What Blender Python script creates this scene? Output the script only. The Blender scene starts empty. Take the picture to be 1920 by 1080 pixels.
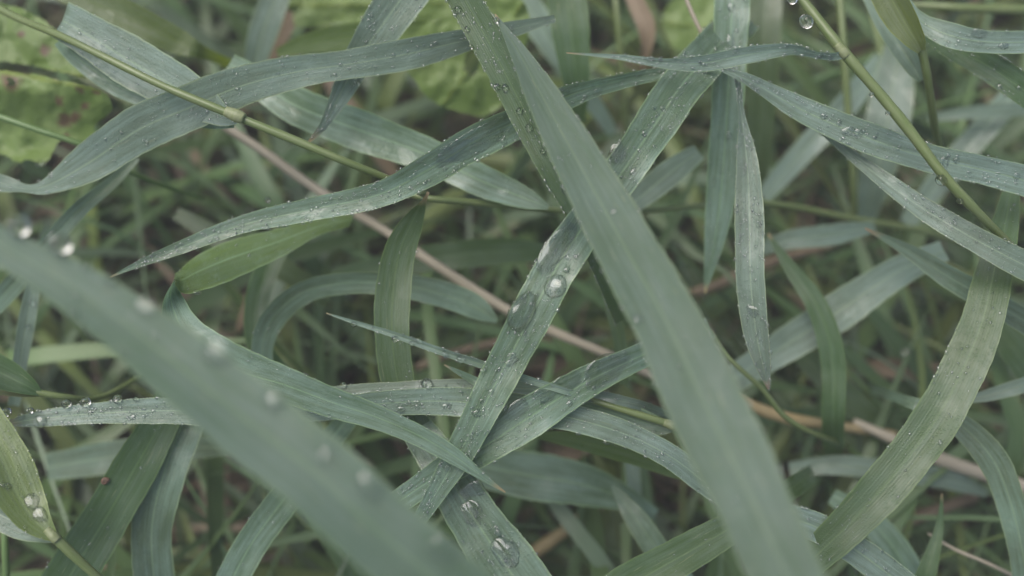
import bpy, bmesh, math, random
from mathutils import Vector, Matrix, noise
from mathutils.bvhtree import BVHTree
from mathutils.geometry import delaunay_2d_cdt
R = math.radians
S = bpy.context.scene
C = S.collection
RND = random.Random(7)

# ------------------------------------------------------------------ camera, sky, sun, exposure
LENS, TILT, GD, FOCUS = 35.0, R(20), 0.430, 0.262      # GD = distance from the lens to the soil in the view's centre
FPX = 1920 * LENS / 36.0
cd = bpy.data.cameras.new('camera'); cam = bpy.data.objects.new('camera', cd); C.objects.link(cam)
cd.lens = LENS; cd.sensor_width = 36; cd.clip_start = 0.005; cd.clip_end = 200
cam.location = (0, -GD*math.sin(TILT), GD*math.cos(TILT)); cam.rotation_euler = (TILT, 0, 0)
cd.dof.use_dof = True; cd.dof.focus_distance = FOCUS; cd.dof.aperture_fstop = 4.3
S.camera = cam
CAMM = Matrix.Translation(cam.location) @ Matrix.Rotation(TILT, 4, 'X')
CAMP = Vector(cam.location)
S.view_settings.view_transform = 'Standard'; S.view_settings.look = 'None'
S.view_settings.exposure = 1.02; S.view_settings.gamma = 1
SUN_EL, SUN_AZ = R(66), R(-60)                          # azimuth from +Y towards +X
w = bpy.data.worlds.new('World'); S.world = w; w.use_nodes = True
nt = w.node_tree; nt.nodes.clear()
sky = nt.nodes.new('ShaderNodeTexSky'); sky.sky_type = 'NISHITA'; sky.sun_disc = False
sky.sun_elevation = SUN_EL; sky.sun_rotation = SUN_AZ; sky.dust_density = 4.0; sky.air_density = 1.0; sky.ozone_density = 1.0
bg = nt.nodes.new('ShaderNodeBackground'); bg.inputs[1].default_value = 0.08
wo = nt.nodes.new('ShaderNodeOutputWorld')
nt.links.new(sky.outputs[0], bg.inputs[0]); nt.links.new(bg.outputs[0], wo.inputs[0])
sl = bpy.data.lights.new('sun', 'SUN'); sl.energy = 1.5; sl.angle = R(50); sl.color = (1, .985, .965)
so = bpy.data.objects.new('sun', sl); C.objects.link(so)
sd = Vector((math.sin(SUN_AZ)*math.cos(SUN_EL), math.cos(SUN_AZ)*math.cos(SUN_EL), math.sin(SUN_EL)))
so.rotation_euler = sd.to_track_quat('Z', 'Y').to_euler(); so.location = sd*3
cy = S.cycles
cy.use_denoising = True; cy.denoising_prefilter = 'ACCURATE'; cy.denoising_input_passes = 'RGB_ALBEDO_NORMAL'; cy.use_adaptive_sampling = False; cy.max_bounces = 10; cy.transmission_bounces = 8; cy.diffuse_bounces = 5; cy.glossy_bounces = 4
cy.sample_clamp_indirect = 2.5

def P(x, y, d):                                         # photo pixel + depth in millimetres -> a point in the world
    d = d/1000.0
    return CAMM @ Vector(((x-960)/FPX*d, (540-y)/FPX*d, -d))
def ray(x, y):
    return (P(x, y, 1000)-CAMP).normalized()

# ------------------------------------------------------------------ materials
def mat_new(name):
    m = bpy.data.materials.new(name); m.use_nodes = True
    t = m.node_tree; t.nodes.clear()
    return m, t
class G:
    """small helper for writing node graphs"""
    def __init__(s, t): s.t = t
    def n(s, typ, ins=None, **kw):
        o = s.t.nodes.new('ShaderNode'+typ)
        for k, v in kw.items(): setattr(o, k, v)
        for k, v in (ins or {}).items():
            if isinstance(v, bpy.types.NodeSocket): s.t.links.new(v, o.inputs[k])
            else: o.inputs[k].default_value = v
        return o
    def math(s, op, a, b=None, clamp=False):
        ins = {0: a}
        if b is not None: ins[1] = b
        return s.n('Math', ins, operation=op, use_clamp=clamp).outputs[0]
    def ramp(s, v, lo, hi):
        return s.n('MapRange', {0: v, 1: lo, 2: hi, 3: 0.0, 4: 1.0}).outputs[0]
    def mix(s, f, a, b):
        o = s.n('Mix', data_type='RGBA')
        for i, v in ((0, f), (6, a), (7, b)):
            if isinstance(v, bpy.types.NodeSocket): s.t.links.new(v, o.inputs[i])
            else: o.inputs[i].default_value = v if i == 0 else (*v, 1)
        return o.outputs[2]

def leaf_material(name, upper, under, bloom_sheen, wet=0.5, trans=0.32, rough=0.37, dewbump=0.35):
    """grass leaf: UV.x = across (0..1), UV.y = metres along the blade"""
    m, t = mat_new(name); g = G(t)
    uv = g.n('UVMap').outputs[0]
    sep = g.n('SeparateXYZ', {0: uv})
    rnd = g.n('ObjectInfo').outputs['Random']
    off = g.math('MULTIPLY', rnd, 37.0)
    u, v = sep.outputs[0], sep.outputs[1]
    ux = g.math('MULTIPLY', u, 0.011)
    flat = g.n('CombineXYZ', {0: ux, 1: v, 2: off}).outputs[0]
    # veins: fine ribs running along the blade
    vn = g.n('CombineXYZ', {0: g.math('MULTIPLY', u, 26.0), 1: g.math('MULTIPLY', v, 9.0), 2: off}).outputs[0]
    veins = g.n('TexNoise', {'Vector': vn, 'Scale': 1.0, 'Detail': 4.0, 'Roughness': .65}).outputs[0]
    wv = g.math('SINE', g.math('MULTIPLY', u, 100.0))
    mid = g.math('SUBTRACT', 1.0, g.ramp(g.math('ABSOLUTE', g.math('SUBTRACT', u, 0.5)), 0.0, 0.035), True)
    edge = g.ramp(g.math('ABSOLUTE', g.math('SUBTRACT', u, 0.5)), 0.455, 0.5)
    big = g.n('TexNoise', {'Vector': flat, 'Scale': 42.0, 'Detail': 3.0}).outputs[0]
    blot = g.n('TexNoise', {'Vector': flat, 'Scale': 260.0, 'Detail': 5.0, 'Roughness': .6}).outputs[0]
    back = g.n('NewGeometry').outputs['Backfacing']
    col = g.mix(back, upper, under)
    # pale wax and painted sky sheen in streaky patches, mostly on the upper side
    st = g.n('CombineXYZ', {0: g.math('MULTIPLY', u, 7.0), 1: g.math('MULTIPLY', v, 60.0), 2: off}).outputs[0]
    streak = g.n('TexNoise', {'Vector': st, 'Scale': 1.0, 'Detail': 5.0, 'Roughness': .6}).outputs[0]
    bl = g.math('MULTIPLY', g.ramp(g.math('ADD', g.math('MULTIPLY', streak, .6), g.math('MULTIPLY', big, .4)), .40, .62),
                g.math('SUBTRACT', 1.0, g.math('MULTIPLY', back, .75)))
    col = g.mix(g.math('MULTIPLY', bl, .85), col, bloom_sheen)
    col = g.mix(g.math('MULTIPLY', g.ramp(veins, .35, .75), .48), col, tuple(c*.55 for c in upper))
    col = g.mix(g.math('MULTIPLY', g.ramp(blot, .52, .8), .18), col, tuple(c*1.4 for c in bloom_sheen))
    sc = g.n('TexNoise', {'Vector': g.n('CombineXYZ', {0: g.math('MULTIPLY', u, 24.0), 1: g.math('MULTIPLY', v, 150.0), 2: g.math('ADD', off, 5.0)}).outputs[0], 'Scale': 1.0, 'Detail': 3.0}).outputs[0]
    col = g.mix(g.math('MULTIPLY', g.ramp(sc, .64, .74), .35), col, (.26, .28, .17))
    col = g.mix(g.math('MULTIPLY', mid, .5), col, (bloom_sheen[0]*1.2, bloom_sheen[1]*1.25, bloom_sheen[2]*.9))
    col = g.mix(g.math('MULTIPLY', edge, .45), col, (bloom_sheen[0]*1.6, bloom_sheen[1]*1.55, bloom_sheen[2]*.95))
    dry = g.n('Attribute', attribute_name='dry').outputs['Fac']
    col = g.mix(g.ramp(g.math('ADD', dry, g.math('MULTIPLY', g.math('SUBTRACT', blot, .5), .6)), .25, .85), col, (.30, .245, .14))
    hs = g.n('HueSaturation', {'Hue': g.math('ADD', .482, g.math('MULTIPLY', rnd, .030)), 'Saturation': g.math('ADD', .9, g.math('MULTIPLY', big, .25)),
                               'Value': g.math('ADD', .88, g.math('MULTIPLY', rnd, .24)), 'Fac': 1.0, 'Color': col}).outputs[0]
    # wet film: patches where the leaf is covered by a sheet of water
    wn = g.n('TexNoise', {'Vector': flat, 'Scale': 150.0, 'Detail': 2.5, 'Distortion': .6}).outputs[0]
    film = g.math('MULTIPLY', g.ramp(wn, .50, .70), wet)
    # bump: ribs, fine blotches, a bloom of dew
    vo = g.n('TexVoronoi', {'Vector': flat, 'Scale': 1500.0}).outputs['Distance']
    dome_ = g.math('SQRT', g.math('SUBTRACT', 1.0, g.math('POWER', g.math('DIVIDE', vo, .40), 2.0), True))
    dew = g.math('MULTIPLY', dome_, g.math('MULTIPLY', g.ramp(blot, .36, .56), dewbump*4.5))
    hgt = g.math('ADD', g.math('ADD', g.math('MULTIPLY', wv, .08), g.math('MULTIPLY', veins, .55)), g.math('ADD', g.math('MULTIPLY', blot, .5), dew))
    hgt = g.math('MULTIPLY', hgt, g.math('SUBTRACT', 1.0, g.math('MULTIPLY', film, .85)))
    bump = g.n('Bump', {'Height': hgt, 'Strength': .4, 'Distance': .00022}).outputs[0]
    ro = g.math('SUBTRACT', g.math('ADD', rough, g.math('MULTIPLY', g.math('SUBTRACT', blot, .5), .35)), g.math('MULTIPLY', film, rough*.5), True)
    pb = g.n('BsdfPrincipled', {'Base Color': hs, 'Roughness': ro, 'IOR': 1.45, 'Normal': bump,
                                'Coat Weight': g.math('MULTIPLY', film, .9), 'Coat Roughness': .2, 'Coat IOR': 1.5})
    tcol = g.n('HueSaturation', {'Hue': .475, 'Saturation': 1.35, 'Value': 1.5, 'Fac': 1.0, 'Color': hs}).outputs[0]
    tb = g.n('BsdfTranslucent', {'Color': tcol, 'Normal': bump})
    mx = g.n('MixShader', {0: trans, 1: pb.outputs[0], 2: tb.outputs[0]})
    g.n('OutputMaterial', {0: mx.outputs[0]})
    return m

M = {}
M['glaucous'] = leaf_material('glaucous leaf', (.108, .168, .096), (.098, .150, .030), (.225, .315, .250), wet=.8)
M['green']    = leaf_material('green leaf',    (.062, .112, .036), (.092, .138, .030), (.108, .162, .096), dewbump=.10, wet=.2)
M['bright']   = leaf_material('bright leaf',   (.098, .155, .038), (.115, .175, .028), (.140, .195, .090), trans=.42)
M['yellow']   = leaf_material('yellowish leaf',(.150, .195, .060), (.155, .200, .045), (.200, .240, .140), trans=.35)
M['pale']     = leaf_material('pale leaf',     (.150, .210, .148), (.130, .180, .090), (.262, .342, .294), wet=.6)
M['fine']     = leaf_material('felted leaf',   (.086, .136, .082), (.100, .150, .065), (.132, .180, .142), wet=.0, dewbump=.15, rough=.55)

def simple(name, col, col2, rough=.5, scale=300, stretch=6, trans=0, attr=None, bumpd=.0002):
    m, t = mat_new(name); g = G(t)
    uv = g.n('UVMap').outputs[0]
    sep = g.n('SeparateXYZ', {0: uv})
    vec = g.n('CombineXYZ', {0: g.math('MULTIPLY', sep.outputs[0], stretch), 1: g.math('MULTIPLY', sep.outputs[1], scale), 2: g.math('MULTIPLY', g.n('ObjectInfo').outputs['Random'], 20)}).outputs[0]
    nz = g.n('TexNoise', {'Vector': vec, 'Scale': 1.0, 'Detail': 5.0, 'Roughness': .65}).outputs[0]
    c = g.mix(g.ramp(nz, .3, .72), col, col2)
    if attr:
        at = g.n('Attribute', attribute_name=attr).outputs['Color']
        mm = g.n('Mix', data_type='RGBA', blend_type='MULTIPLY'); mm.inputs[0].default_value = 1
        t.links.new(c, mm.inputs[6]); t.links.new(at, mm.inputs[7]); c = mm.outputs[2]
    b = g.n('Bump', {'Height': nz, 'Strength': .5, 'Distance': bumpd}).outputs[0]
    pb = g.n('BsdfPrincipled', {'Base Color': c, 'Roughness': rough, 'Normal': b})
    out = pb.outputs[0]
    if trans:
        tb = g.n('BsdfTranslucent', {'Color': c}); out = g.n('MixShader', {0: trans, 1: out, 2: tb.outputs[0]}).outputs[0]
    g.n('OutputMaterial', {0: out})
    return m
M['stem']   = simple('yellow green stem', (.098, .140, .038), (.150, .182, .076), .36, 120, 8)
M['stemg']  = simple('green stem', (.080, .150, .035), (.130, .195, .070), .4, 120, 8)
M['node']   = simple('stem node', (.150, .180, .065), (.230, .250, .140), .5, 900, 6)
M['straw']  = simple('dry straw', (.260, .225, .160), (.345, .305, .230), .55, 60, 9)
M['ochre']  = simple('ochre straw', (.240, .180, .080), (.320, .250, .130), .55, 60, 9)
M['rust']   = simple('rusty dead leaf', (.140, .098, .058), (.225, .170, .105), .6, 50, 9, trans=.15)
M['snail']  = simple('brown shell', (.10, .055, .035), (.17, .10, .06), .35, 2000, 3)
M['under']  = simple('undergrowth grass', (1.0, 1.0, .9), (1.35, 1.25, 1.25), .42, 60, 8, trans=.25, attr='tint')
M['litter'] = simple('dead litter', (1.0, 1.0, 1.0), (1.4, 1.35, 1.3), .6, 60, 8, trans=.1, attr='tint')

def soil_material():
    m, t = mat_new('wet soil'); g = G(t)
    co = g.n('NewGeometry').outputs['Position']
    a = g.n('TexNoise', {'Vector': co, 'Scale': 45.0, 'Detail': 6.0}).outputs[0]
    b = g.n('TexNoise', {'Vector': co, 'Scale': 300.0, 'Detail': 6.0, 'Roughness': .7}).outputs[0]
    c = g.mix(g.ramp(a, .4, .65), (.055, .042, .032), (.070, .075, .038))
    c = g.mix(g.math('MULTIPLY', g.ramp(b, .5, .75), .6), c, (.150, .105, .075))
    bp = g.n('Bump', {'Height': g.math('ADD', a, g.math('MULTIPLY', b, .5)), 'Strength': .8, 'Distance': .006}).outputs[0]
    p = g.n('BsdfPrincipled', {'Base Color': c, 'Roughness': .6, 'Normal': bp})
    g.n('OutputMaterial', {0: p.outputs[0]}); return m
M['soil'] = soil_material()

def water_material(name, clear, gloss, inner):
    """clear = share of light that goes straight through the thin layer; gloss = index used for the skin's reflection"""
    m, t = mat_new(name); g = G(t)
    p = g.n('BsdfRefraction', {'Color': (1, 1, 1, 1), 'Roughness': 0.0, 'IOR': 1.333})
    tr = g.n('BsdfTransparent'); gl = g.n('BsdfGlossy', {'Roughness': .03}, distribution='GGX')
    b = g.n('MixShader', {0: clear, 1: p.outputs[0], 2: tr.outputs[0]})
    fr = g.math('MULTIPLY', g.n('Fresnel', {'IOR': gloss}).outputs[0], g.math('SUBTRACT', 1.0, g.math('MULTIPLY', g.n('NewGeometry').outputs['Backfacing'], 1-inner)))
    g.n('OutputMaterial', {0: g.n('MixShader', {0: fr, 1: b.outputs[0], 2: gl.outputs[0]}).outputs[0]}); return m
M['water'] = water_material('clear water', .05, 1.40, 1.0)
M['film'] = water_material('water lying on a leaf', .30, 1.60, .22)
M['flat'] = water_material('flat clear drop', .62, 1.40, .15)
M['dew'] = water_material('dew beads', .55, 1.85, .30)

def dock_material():
    m, t = mat_new('dock leaf'); g = G(t)
    uv = g.n('UVMap').outputs[0]
    at = g.n('Attribute', attribute_name='stain'); sep = g.n('SeparateColor', {0: at.outputs['Color']})
    a = g.n('TexNoise', {'Vector': uv, 'Scale': 90.0, 'Detail': 4.0}).outputs[0]
    b = g.n('TexNoise', {'Vector': uv, 'Scale': 500.0, 'Detail': 5.0}).outputs[0]
    ve = g.n('TexVoronoi', {'Vector': uv, 'Scale': 130.0}, feature='DISTANCE_TO_EDGE').outputs[0]
    vein = g.math('SUBTRACT', 1.0, g.ramp(ve, 0.0, .07), True)
    c = g.mix(g.ramp(a, .35, .68), (.160, .245, .058), (.220, .300, .100))
    c = g.mix(g.math('MULTIPLY', vein, .15), c, (.20, .29, .09))
    sp = g.math('MULTIPLY', sep.outputs[0], g.math('ADD', .45, b))
    c = g.mix(g.math('MULTIPLY', g.ramp(sp, .2, .8), .85), c, (.165, .085, .062))
    c = g.mix(g.ramp(sep.outputs[1], .3, .8), c, (.20, .26, .05))
    h = g.math('ADD', g.math('MULTIPLY', vein, -.25), g.math('ADD', a, g.math('MULTIPLY', b, .2)))
    bp = g.n('Bump', {'Height': h, 'Strength': .5, 'Distance': .0005}).outputs[0]
    p = g.n('BsdfPrincipled', {'Base Color': c, 'Roughness': .5, 'Normal': bp})
    tb = g.n('BsdfTranslucent', {'Color': c})
    g.n('OutputMaterial', {0: g.n('MixShader', {0: .35, 1: p.outputs[0], 2: tb.outputs[0]}).outputs[0]}); return m
M['dock'] = dock_material()

# ------------------------------------------------------------------ object helpers
def tag(o, label=None, cat=None, group=None, kind=None):
    if label: o['label'] = label
    if cat: o['category'] = cat
    if group: o['group'] = group
    if kind: o['kind'] = kind
    return o
def link(name, me, mat, parent=None):
    me.materials.append(mat)
    o = bpy.data.objects.new(name, me); C.objects.link(o)
    if parent: o.parent = parent; o.matrix_parent_inverse = Matrix.Translation(-parent.location)
    return o
def empty(name, loc, label, cat, group=None):
    o = bpy.data.objects.new(name, None); o.location = loc; o.empty_display_size = .01
    C.objects.link(o); return tag(o, label, cat, group)

def cr(p0, p1, p2, p3, t):
    return .5*((2*p1)+(p2-p0)*t+(2*p0-5*p1+4*p2-p3)*t*t+(3*p1-p0-3*p2+p3)*t*t*t)
def spline(ctrl, step=.0016):
    """ctrl: list of (Vector, width, roll) -> dense list, Catmull-Rom"""
    out = []; n = len(ctrl)
    for i in range(n-1):
        a, b, c, d = ctrl[max(i-1, 0)], ctrl[i], ctrl[i+1], ctrl[min(i+2, n-1)]
        k = max(3, min(24, int((c[0]-b[0]).length/step)))
        for j in range(k):
            t = j/k
            out.append((cr(a[0], b[0], c[0], d[0], t), max(.00006, cr(a[1], b[1], c[1], d[1], t)), cr(a[2], b[2], c[2], d[2], t)))
    out.append(ctrl[-1]); return out

def to_world(pts):
    ctrl = []
    for p in pts:
        x, y, wd, d = p[:4]; roll = p[4] if len(p) > 4 else 0
        ctrl.append((P(x, y, d), wd*d/1000/FPX, R(roll)))
    return ctrl

BL = {}                                                 # key -> (rows, BVH) of every traced blade
def ribbon_mesh(name, ctrl, keel=.18, wave=.05, nx=8, seed=0, ripple=.0, carry=False, rims=None):
    sides = None
    if rims:                                             # a folded blade given by its two margins
        n_ = len(rims); ra, rb = [], []
        for i in range(n_-1):
            q = [rims[max(0, i-1)], rims[i], rims[i+1], rims[min(n_-1, i+2)]]
            for j in range(12):
                ra.append(cr(*[P(*z[0]) for z in q], j/12)); rb.append(cr(*[P(*z[1]) for z in q], j/12))
        ra.append(P(*rims[-1][0])); rb.append(P(*rims[-1][1]))
        ctrl = [((a+b)/2, max(.00006, (b-a).length), 0) for a, b in zip(ra, rb)]; sides = [(b-a).normalized() for a, b in zip(ra, rb)]
    rows = ctrl if rims else spline(ctrl); vs, fs, uvs = [], [], []; L = 0; store = []
    rr = random.Random(seed); ph = [rr.uniform(0, 6.28) for _ in range(6)]
    last = None
    for i, (p, wd, roll) in enumerate(rows):
        a, b = rows[max(i-1, 0)][0], rows[min(i+1, len(rows)-1)][0]
        T = (b-a).normalized()
        if i: L += (p-rows[i-1][0]).length
        V = (CAMP-p).normalized()
        sd_ = T.cross(V)
        if carry and last: sd_ = last-T*last.dot(T)
        elif sd_.length < .15 and last: sd_ = sd_ + last*.3
        sd_.normalize(); last = sd_
        N = sd_.cross(T).normalized()
        sd2 = sd_*math.cos(roll)+N*math.sin(roll); N2 = N*math.cos(roll)-sd_*math.sin(roll)
        if sides: sd2 = sides[i]; N2 = sd2.cross(T).normalized()
        hw = wd/2
        store.append((p, T, sd2, N2, hw, L, keel))
        for j in range(nx+1):
            s = -1+2*j/nx
            z = keel*hw*(math.sqrt(s*s+.03)-.17)
            edge = abs(s)**2*(1 if s > 0 else -1)
            z += wave*hw*abs(s)**1.5*(math.sin(L*190+ph[0 if s > 0 else 1])+.6*math.sin(L*470+ph[2 if s > 0 else 3]))
            z += ripple*hw*math.sin(L*900+ph[4])*math.cos(s*3)
            e = 1+.018*math.sin(L*300+ph[4])+.012*math.sin(L*1100+ph[5]) if abs(s) > .99 else 1
            vs.append(p+sd2*hw*s*e+N2*z); uvs.append((j/nx, L))
    da = rr.uniform(.002, .009) if rows[0][1] < .0009 else 0; db = rr.uniform(.002, .009) if rows[-1][1] < .0009 else 0
    for i in range(len(rows)-1):
        for j in range(nx):
            q = i*(nx+1)+j
            fs.append((q, q+1, q+nx+2, q+nx+1))
    me = bpy.data.meshes.new(name); me.from_pydata(vs, [], fs)
    ul = me.uv_layers.new(name='UVMap')
    for l in me.loops: ul.data[l.index].uv = uvs[l.vertex_index]
    me.shade_smooth()
    at = me.attributes.new('dry', 'FLOAT', 'POINT')
    for i, r_ in enumerate(store):
        v_ = max(0, 1-r_[5]/da) if da else 0
        if db: v_ = max(v_, 1-(L-r_[5])/db)
        for j in range(nx+1): at.data[i*(nx+1)+j].value = v_
    # face normals must look the way N2 points
    if me.polygons and me.polygons[len(fs)//2].normal.dot(store[len(rows)//2][3]) < 0: me.flip_normals()
    return me, store, BVHTree.FromPolygons(vs, fs)

def rooted(pts, end=-1, drop=110):
    """carry a blade on from a hidden end down towards the soil"""
    pts = list(pts); a = pts[end]; b = pts[end-1] if end == -1 else pts[1]
    dx, dy = a[0]-b[0], a[1]-b[1]; l = math.hypot(dx, dy) or 1; dx /= l; dy /= l
    r = a[4] if len(a) > 4 else 0
    ext = [(a[0]+dx*60, a[1]+dy*60, a[2]*.9, a[3]+drop*.35, r), (a[0]+dx*90, a[1]+dy*90, a[2]*.8, min(425, a[3]+drop), r)]
    return pts+ext if end == -1 else ext[::-1]+pts

def blade(key, label, pts, mat='glaucous', keel=.18, wave=.05, root=None, parent=None, name=None, ripple=0, carry=False, rims=None, group='blades of the wet grass'):
    if root == 'e': pts = rooted(pts)
    if root == 's': pts = rooted(pts, 0)
    me, store, bvh = ribbon_mesh('grass_leaf', to_world(pts) if pts else None, keel, wave, seed=hash(key) % 1 if 0 else sum(map(ord, key))*7, ripple=ripple, carry=carry, rims=rims)
    BL[key] = (store, bvh)
    o = link('leaf_blade' if parent else (name or 'grass_leaf'), me, M[mat], parent)
    if not parent: tag(o, label, 'grass blade' if not name else name.replace('_', ' '), group)
    elif label: o['label'] = label
    return o

def tube_mesh(name, ctrl, n=10, bulge=None, flat=1):
    rows = spline(ctrl, .003); vs, fs, uvs = [], [], []; L = 0
    for i, (p, wd, roll) in enumerate(rows):
        a, b = rows[max(i-1, 0)][0], rows[min(i+1, len(rows)-1)][0]
        T = (b-a).normalized(); V = (CAMP-p).normalized(); X = T.cross(V).normalized(); Y = X.cross(T)
        if i: L += (p-rows[i-1][0]).length
        r = wd/2*(1+.05*math.sin(L*250)+.03*math.sin(L*700))
        for j in range(n+1):
            an = 2*math.pi*j/n
            vs.append(p+X*r*math.cos(an)+Y*r*flat*math.sin(an)); uvs.append((j/n, L))
    for i in range(len(rows)-1):
        for j in range(n):
            q = i*(n+1)+j; fs.append((q, q+1, q+n+2, q+n+1))
    k = len(vs); vs += [rows[0][0], rows[-1][0]]; uvs += [(0, 0), (0, L)]
    e = (len(rows)-1)*(n+1)
    for j in range(n): fs.append((k, j+1, j)); fs.append((k+1, e+j, e+j+1))
    me = bpy.data.meshes.new(name); me.from_pydata(vs, [], fs)
    ul = me.uv_layers.new(name='UVMap')
    for l in me.loops: ul.data[l.index].uv = uvs[l.vertex_index]
    me.shade_smooth(); return me, vs, fs
def tube(key, name, label, cat, pts, mat, parent=None, group=None, flat=1):
    me, vs, fs = tube_mesh(name, to_world(pts), flat=flat)
    BL[key] = (None, BVHTree.FromPolygons(vs, fs))
    o = link(name, me, M[mat], parent)
    if not parent: tag(o, label, cat, group)
    return o
def collar(x, y, d, r, ang, parent, mat='node'):
    """the pale swollen joint where a leaf leaves its stem"""
    c = P(x, y, d); k = d/1000/FPX; dx, dy = math.cos(ang), math.sin(ang)
    pts = []
    for t, q in ((-1.5, .66), (-.8, .72), (-.1, .80), (.4, .76), (1.0, .66)):
        pts.append((x+dx*t*r, y+dy*t*r, 2*q*r, d-.2, 0))
    me, _, _ = tube_mesh('node', to_world(pts)); return link('node', me, M[mat], parent)

# ------------------------------------------------------------------ the ground
bm = bmesh.new(); bmesh.ops.create_grid(bm, x_segments=8, y_segments=8, size=30)
me = bpy.data.meshes.new('ground'); bm.to_mesh(me); bm.free()
tag(link('ground', me, M['soil']), 'damp dark brown soil under the grass', 'ground', kind='structure')

# ------------------------------------------------------------------ blades traced one by one: (x, y, width, depth mm, roll)
blade('near_left', 'broadest blade of all, blurred, carrying large drops down to the bottom edge',
      [(-170,335,40,203),(-80,402,50,201),(0,458,62,199),(140,540,95,196,6),(255,622,116,194,8),(350,697,133,192,8),(480,800,145,190,6),(593,889,149,188,5),(685,974,148,187,4),(812,1084,148,187),(930,1190,148,189),(1080,1330,146,188)], 'fine', keel=.22, wave=.03)
blade('near_mid', 'broad pale blade with its tip at the top middle, blurring towards the bottom right',
      [(928,26,2,256),(950,62,17,254,20),(975,103,38,251,20),(1030,205,72,244,16),(1100,332,98,235,12),(1170,460,116,225,10),(1258,620,129,212,8),(1325,765,147,203,6),(1397,910,141,195,4),(1474,1080,134,189),(1545,1240,132,186),(1620,1400,130,192)], 'fine', keel=.12, wave=.03)
blade('top_mid', 'green blade with toothed beaded edges lying just beneath the tip of the broad pale one',
      [(835,-70,60,262),(875,5,64,262,-14),(925,95,66,261,-18),(985,210,66,260,-20),(1035,305,62,259,-18),(1078,388,48,260,-14),(1120,480,40,264,-10),(1170,600,36,285)], 'green', keel=.10, wave=.03)
blade('drops', 'narrow grey-green blade in sharp focus in the centre carrying two large teardrop drops',
      [(1395,30,70,305),(1345,85,78,285),(1278,160,82,268),(1232,228,80,263),(1165,325,74,261,8),(1090,430,76,260,6),(1040,508,80,259.5,-4),(975,632,76,259,4),(925,727,68,258.5,2),(882,812,60,258.5),(845,878,50,259),(797,958,30,261),(770,1000,20,266),(740,1060,18,290)], 'glaucous', keel=.13, wave=.12)
blade('crossing', 'wet blade with glossy water patches rising right from the crossing below the centre',
      [(1330,615,40,285),(1275,637,46,276),(1200,668,48,268,6),(1100,716,60,265,8),(1005,774,76,263,4),(925,826,70,262.5),(850,872,58,264),(770,925,46,267),(700,975,40,272),(640,1020,40,300)], 'glaucous', keel=.12, wave=.06)
blade('lower_mid', 'wide wet blade running from the crossing below the centre down to the bottom edge',
      [(735,720,40,279),(770,785,56,275),(822,862,76,270,-6),(885,965,96,267,-6),(955,1070,118,264,-4),(1030,1180,125,262),(1110,1300,110,270)], 'glaucous', keel=.14, wave=.06)
blade('arc', 'long glossy blade arching through the middle, thin tip left, beaded lower edge',
      [(206,520,2,263),(265,493,13,264),(330,468,24,265,10),(450,423,34,266,14),(580,394,44,267,10),(710,365,48,267),(800,320,60,268,-14),(890,265,68,269,-20),(985,220,62,270,-24),(1070,178,48,271,-30),(1160,152,32,272,-30),(1260,135,20,273),(1345,126,10,274)], 'glaucous', keel=.28, wave=.06)
blade('upper_arch', 'long waxy blade arching across the top left beneath the yellow-green stem',
      [(-70,325,34,288),(0,343,34,285),(50,354,22,283,50),(95,345,40,280,30),(170,303,72,276,10),(260,243,84,273),(350,204,84,271),(450,162,74,271),(560,134,60,272),(650,121,54,272),(760,102,60,272,-10),(870,76,46,273,-20),(960,55,30,276),(1040,35,14,280)], 'pale', keel=.10, wave=.05)
blade('flat_low', 'long pale blade lying level from its tip at the left edge past the crossing',
      [(3,797,3,266),(60,787,27,266,8),(180,775,40,266,8),(320,770,50,265),(460,775,52,265),(600,768,42,265,-10),(700,758,48,266,-12),(800,752,52,266,-10),(900,756,54,267),(1000,770,54,268),(1085,787,52,268,10),(1180,817,48,268,12),(1260,858,46,267,10),(1335,912,48,267),(1430,957,50,267),(1530,988,54,267),(1620,1042,58,268),(1720,1120,60,270)], 'pale', keel=.14, wave=.06)
blade('flat_upper', 'pale blade partly hidden along the upper side of the long level blade',
      [(470,760,22,271),(560,748,28,270),(640,740,34,269.5,14),(740,733,34,269,16),(870,726,32,269,14),(1010,730,28,270,10),(1110,742,26,272),(1200,760,18,274),(1290,790,14,300)], 'pale', keel=.2, wave=.06)
blade('spike', 'thin hairy spike-like blade beaded with water, pointing left in the centre',
      [(612,587,2,256),(660,603,7,256.5),(740,628,12,257),(830,660,14,258),(905,684,15,260.5),(1000,715,14,263),(1090,742,12,268)], 'pale', keel=.7, wave=.05, root='e')
blade('little_tip', 'small pointed blade tip just left of the drop-covered blade',
      [(833,684,2,266),(858,697,9,266),(890,714,16,267),(935,738,20,268)], 'glaucous', keel=.3, root='e')
blade('curl', 'blade curled back on itself, bright green inside, its long tip crossing the drop-covered blade',
      None, 'glaucous', keel=.10, wave=.0, rims=[((665,400,297),(655,425,296)),((598,408,294),(600,440,291)),((510,430,291),(530,478,285)),((430,448,288),(450,515,278)),
       ((365,478,284),(385,538,271)),((338,502,280),(348,547,266)),((329,515,277),(333,533,262.5)),((327,528,273),(322,527,261)),((337,550,269),(303,572,261)),((372,598,263),(312,635,260.5)),((425,634,259),(362,690,259)),
       ((480,660,258),(430,735,258)),((550,692,257),(514,750,257)),((632,727,256.5),(608,780,257)),((708,758,256.5),(692,802,256.5)),((788,796,256),(772,832,256)),((858,840,255.5),(842,868,255.5)),
       ((908,887,255.5),(901,900,255.5)),((948,922,256),(947,924,256))])
blade('hanging', 'upright green blade bowed between the arching blade and the level pale ones',
      [(803,360,5,268.5),(797,372,11,269,50),(776,410,40,272,22),(750,470,60,273,8),(738,540,66,273),(735,620,66,272,-5),(745,710,62,272),(768,770,56,273),(800,835,48,276),(845,910,40,290)], 'green', keel=.14, wave=.04, root='e')
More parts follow.
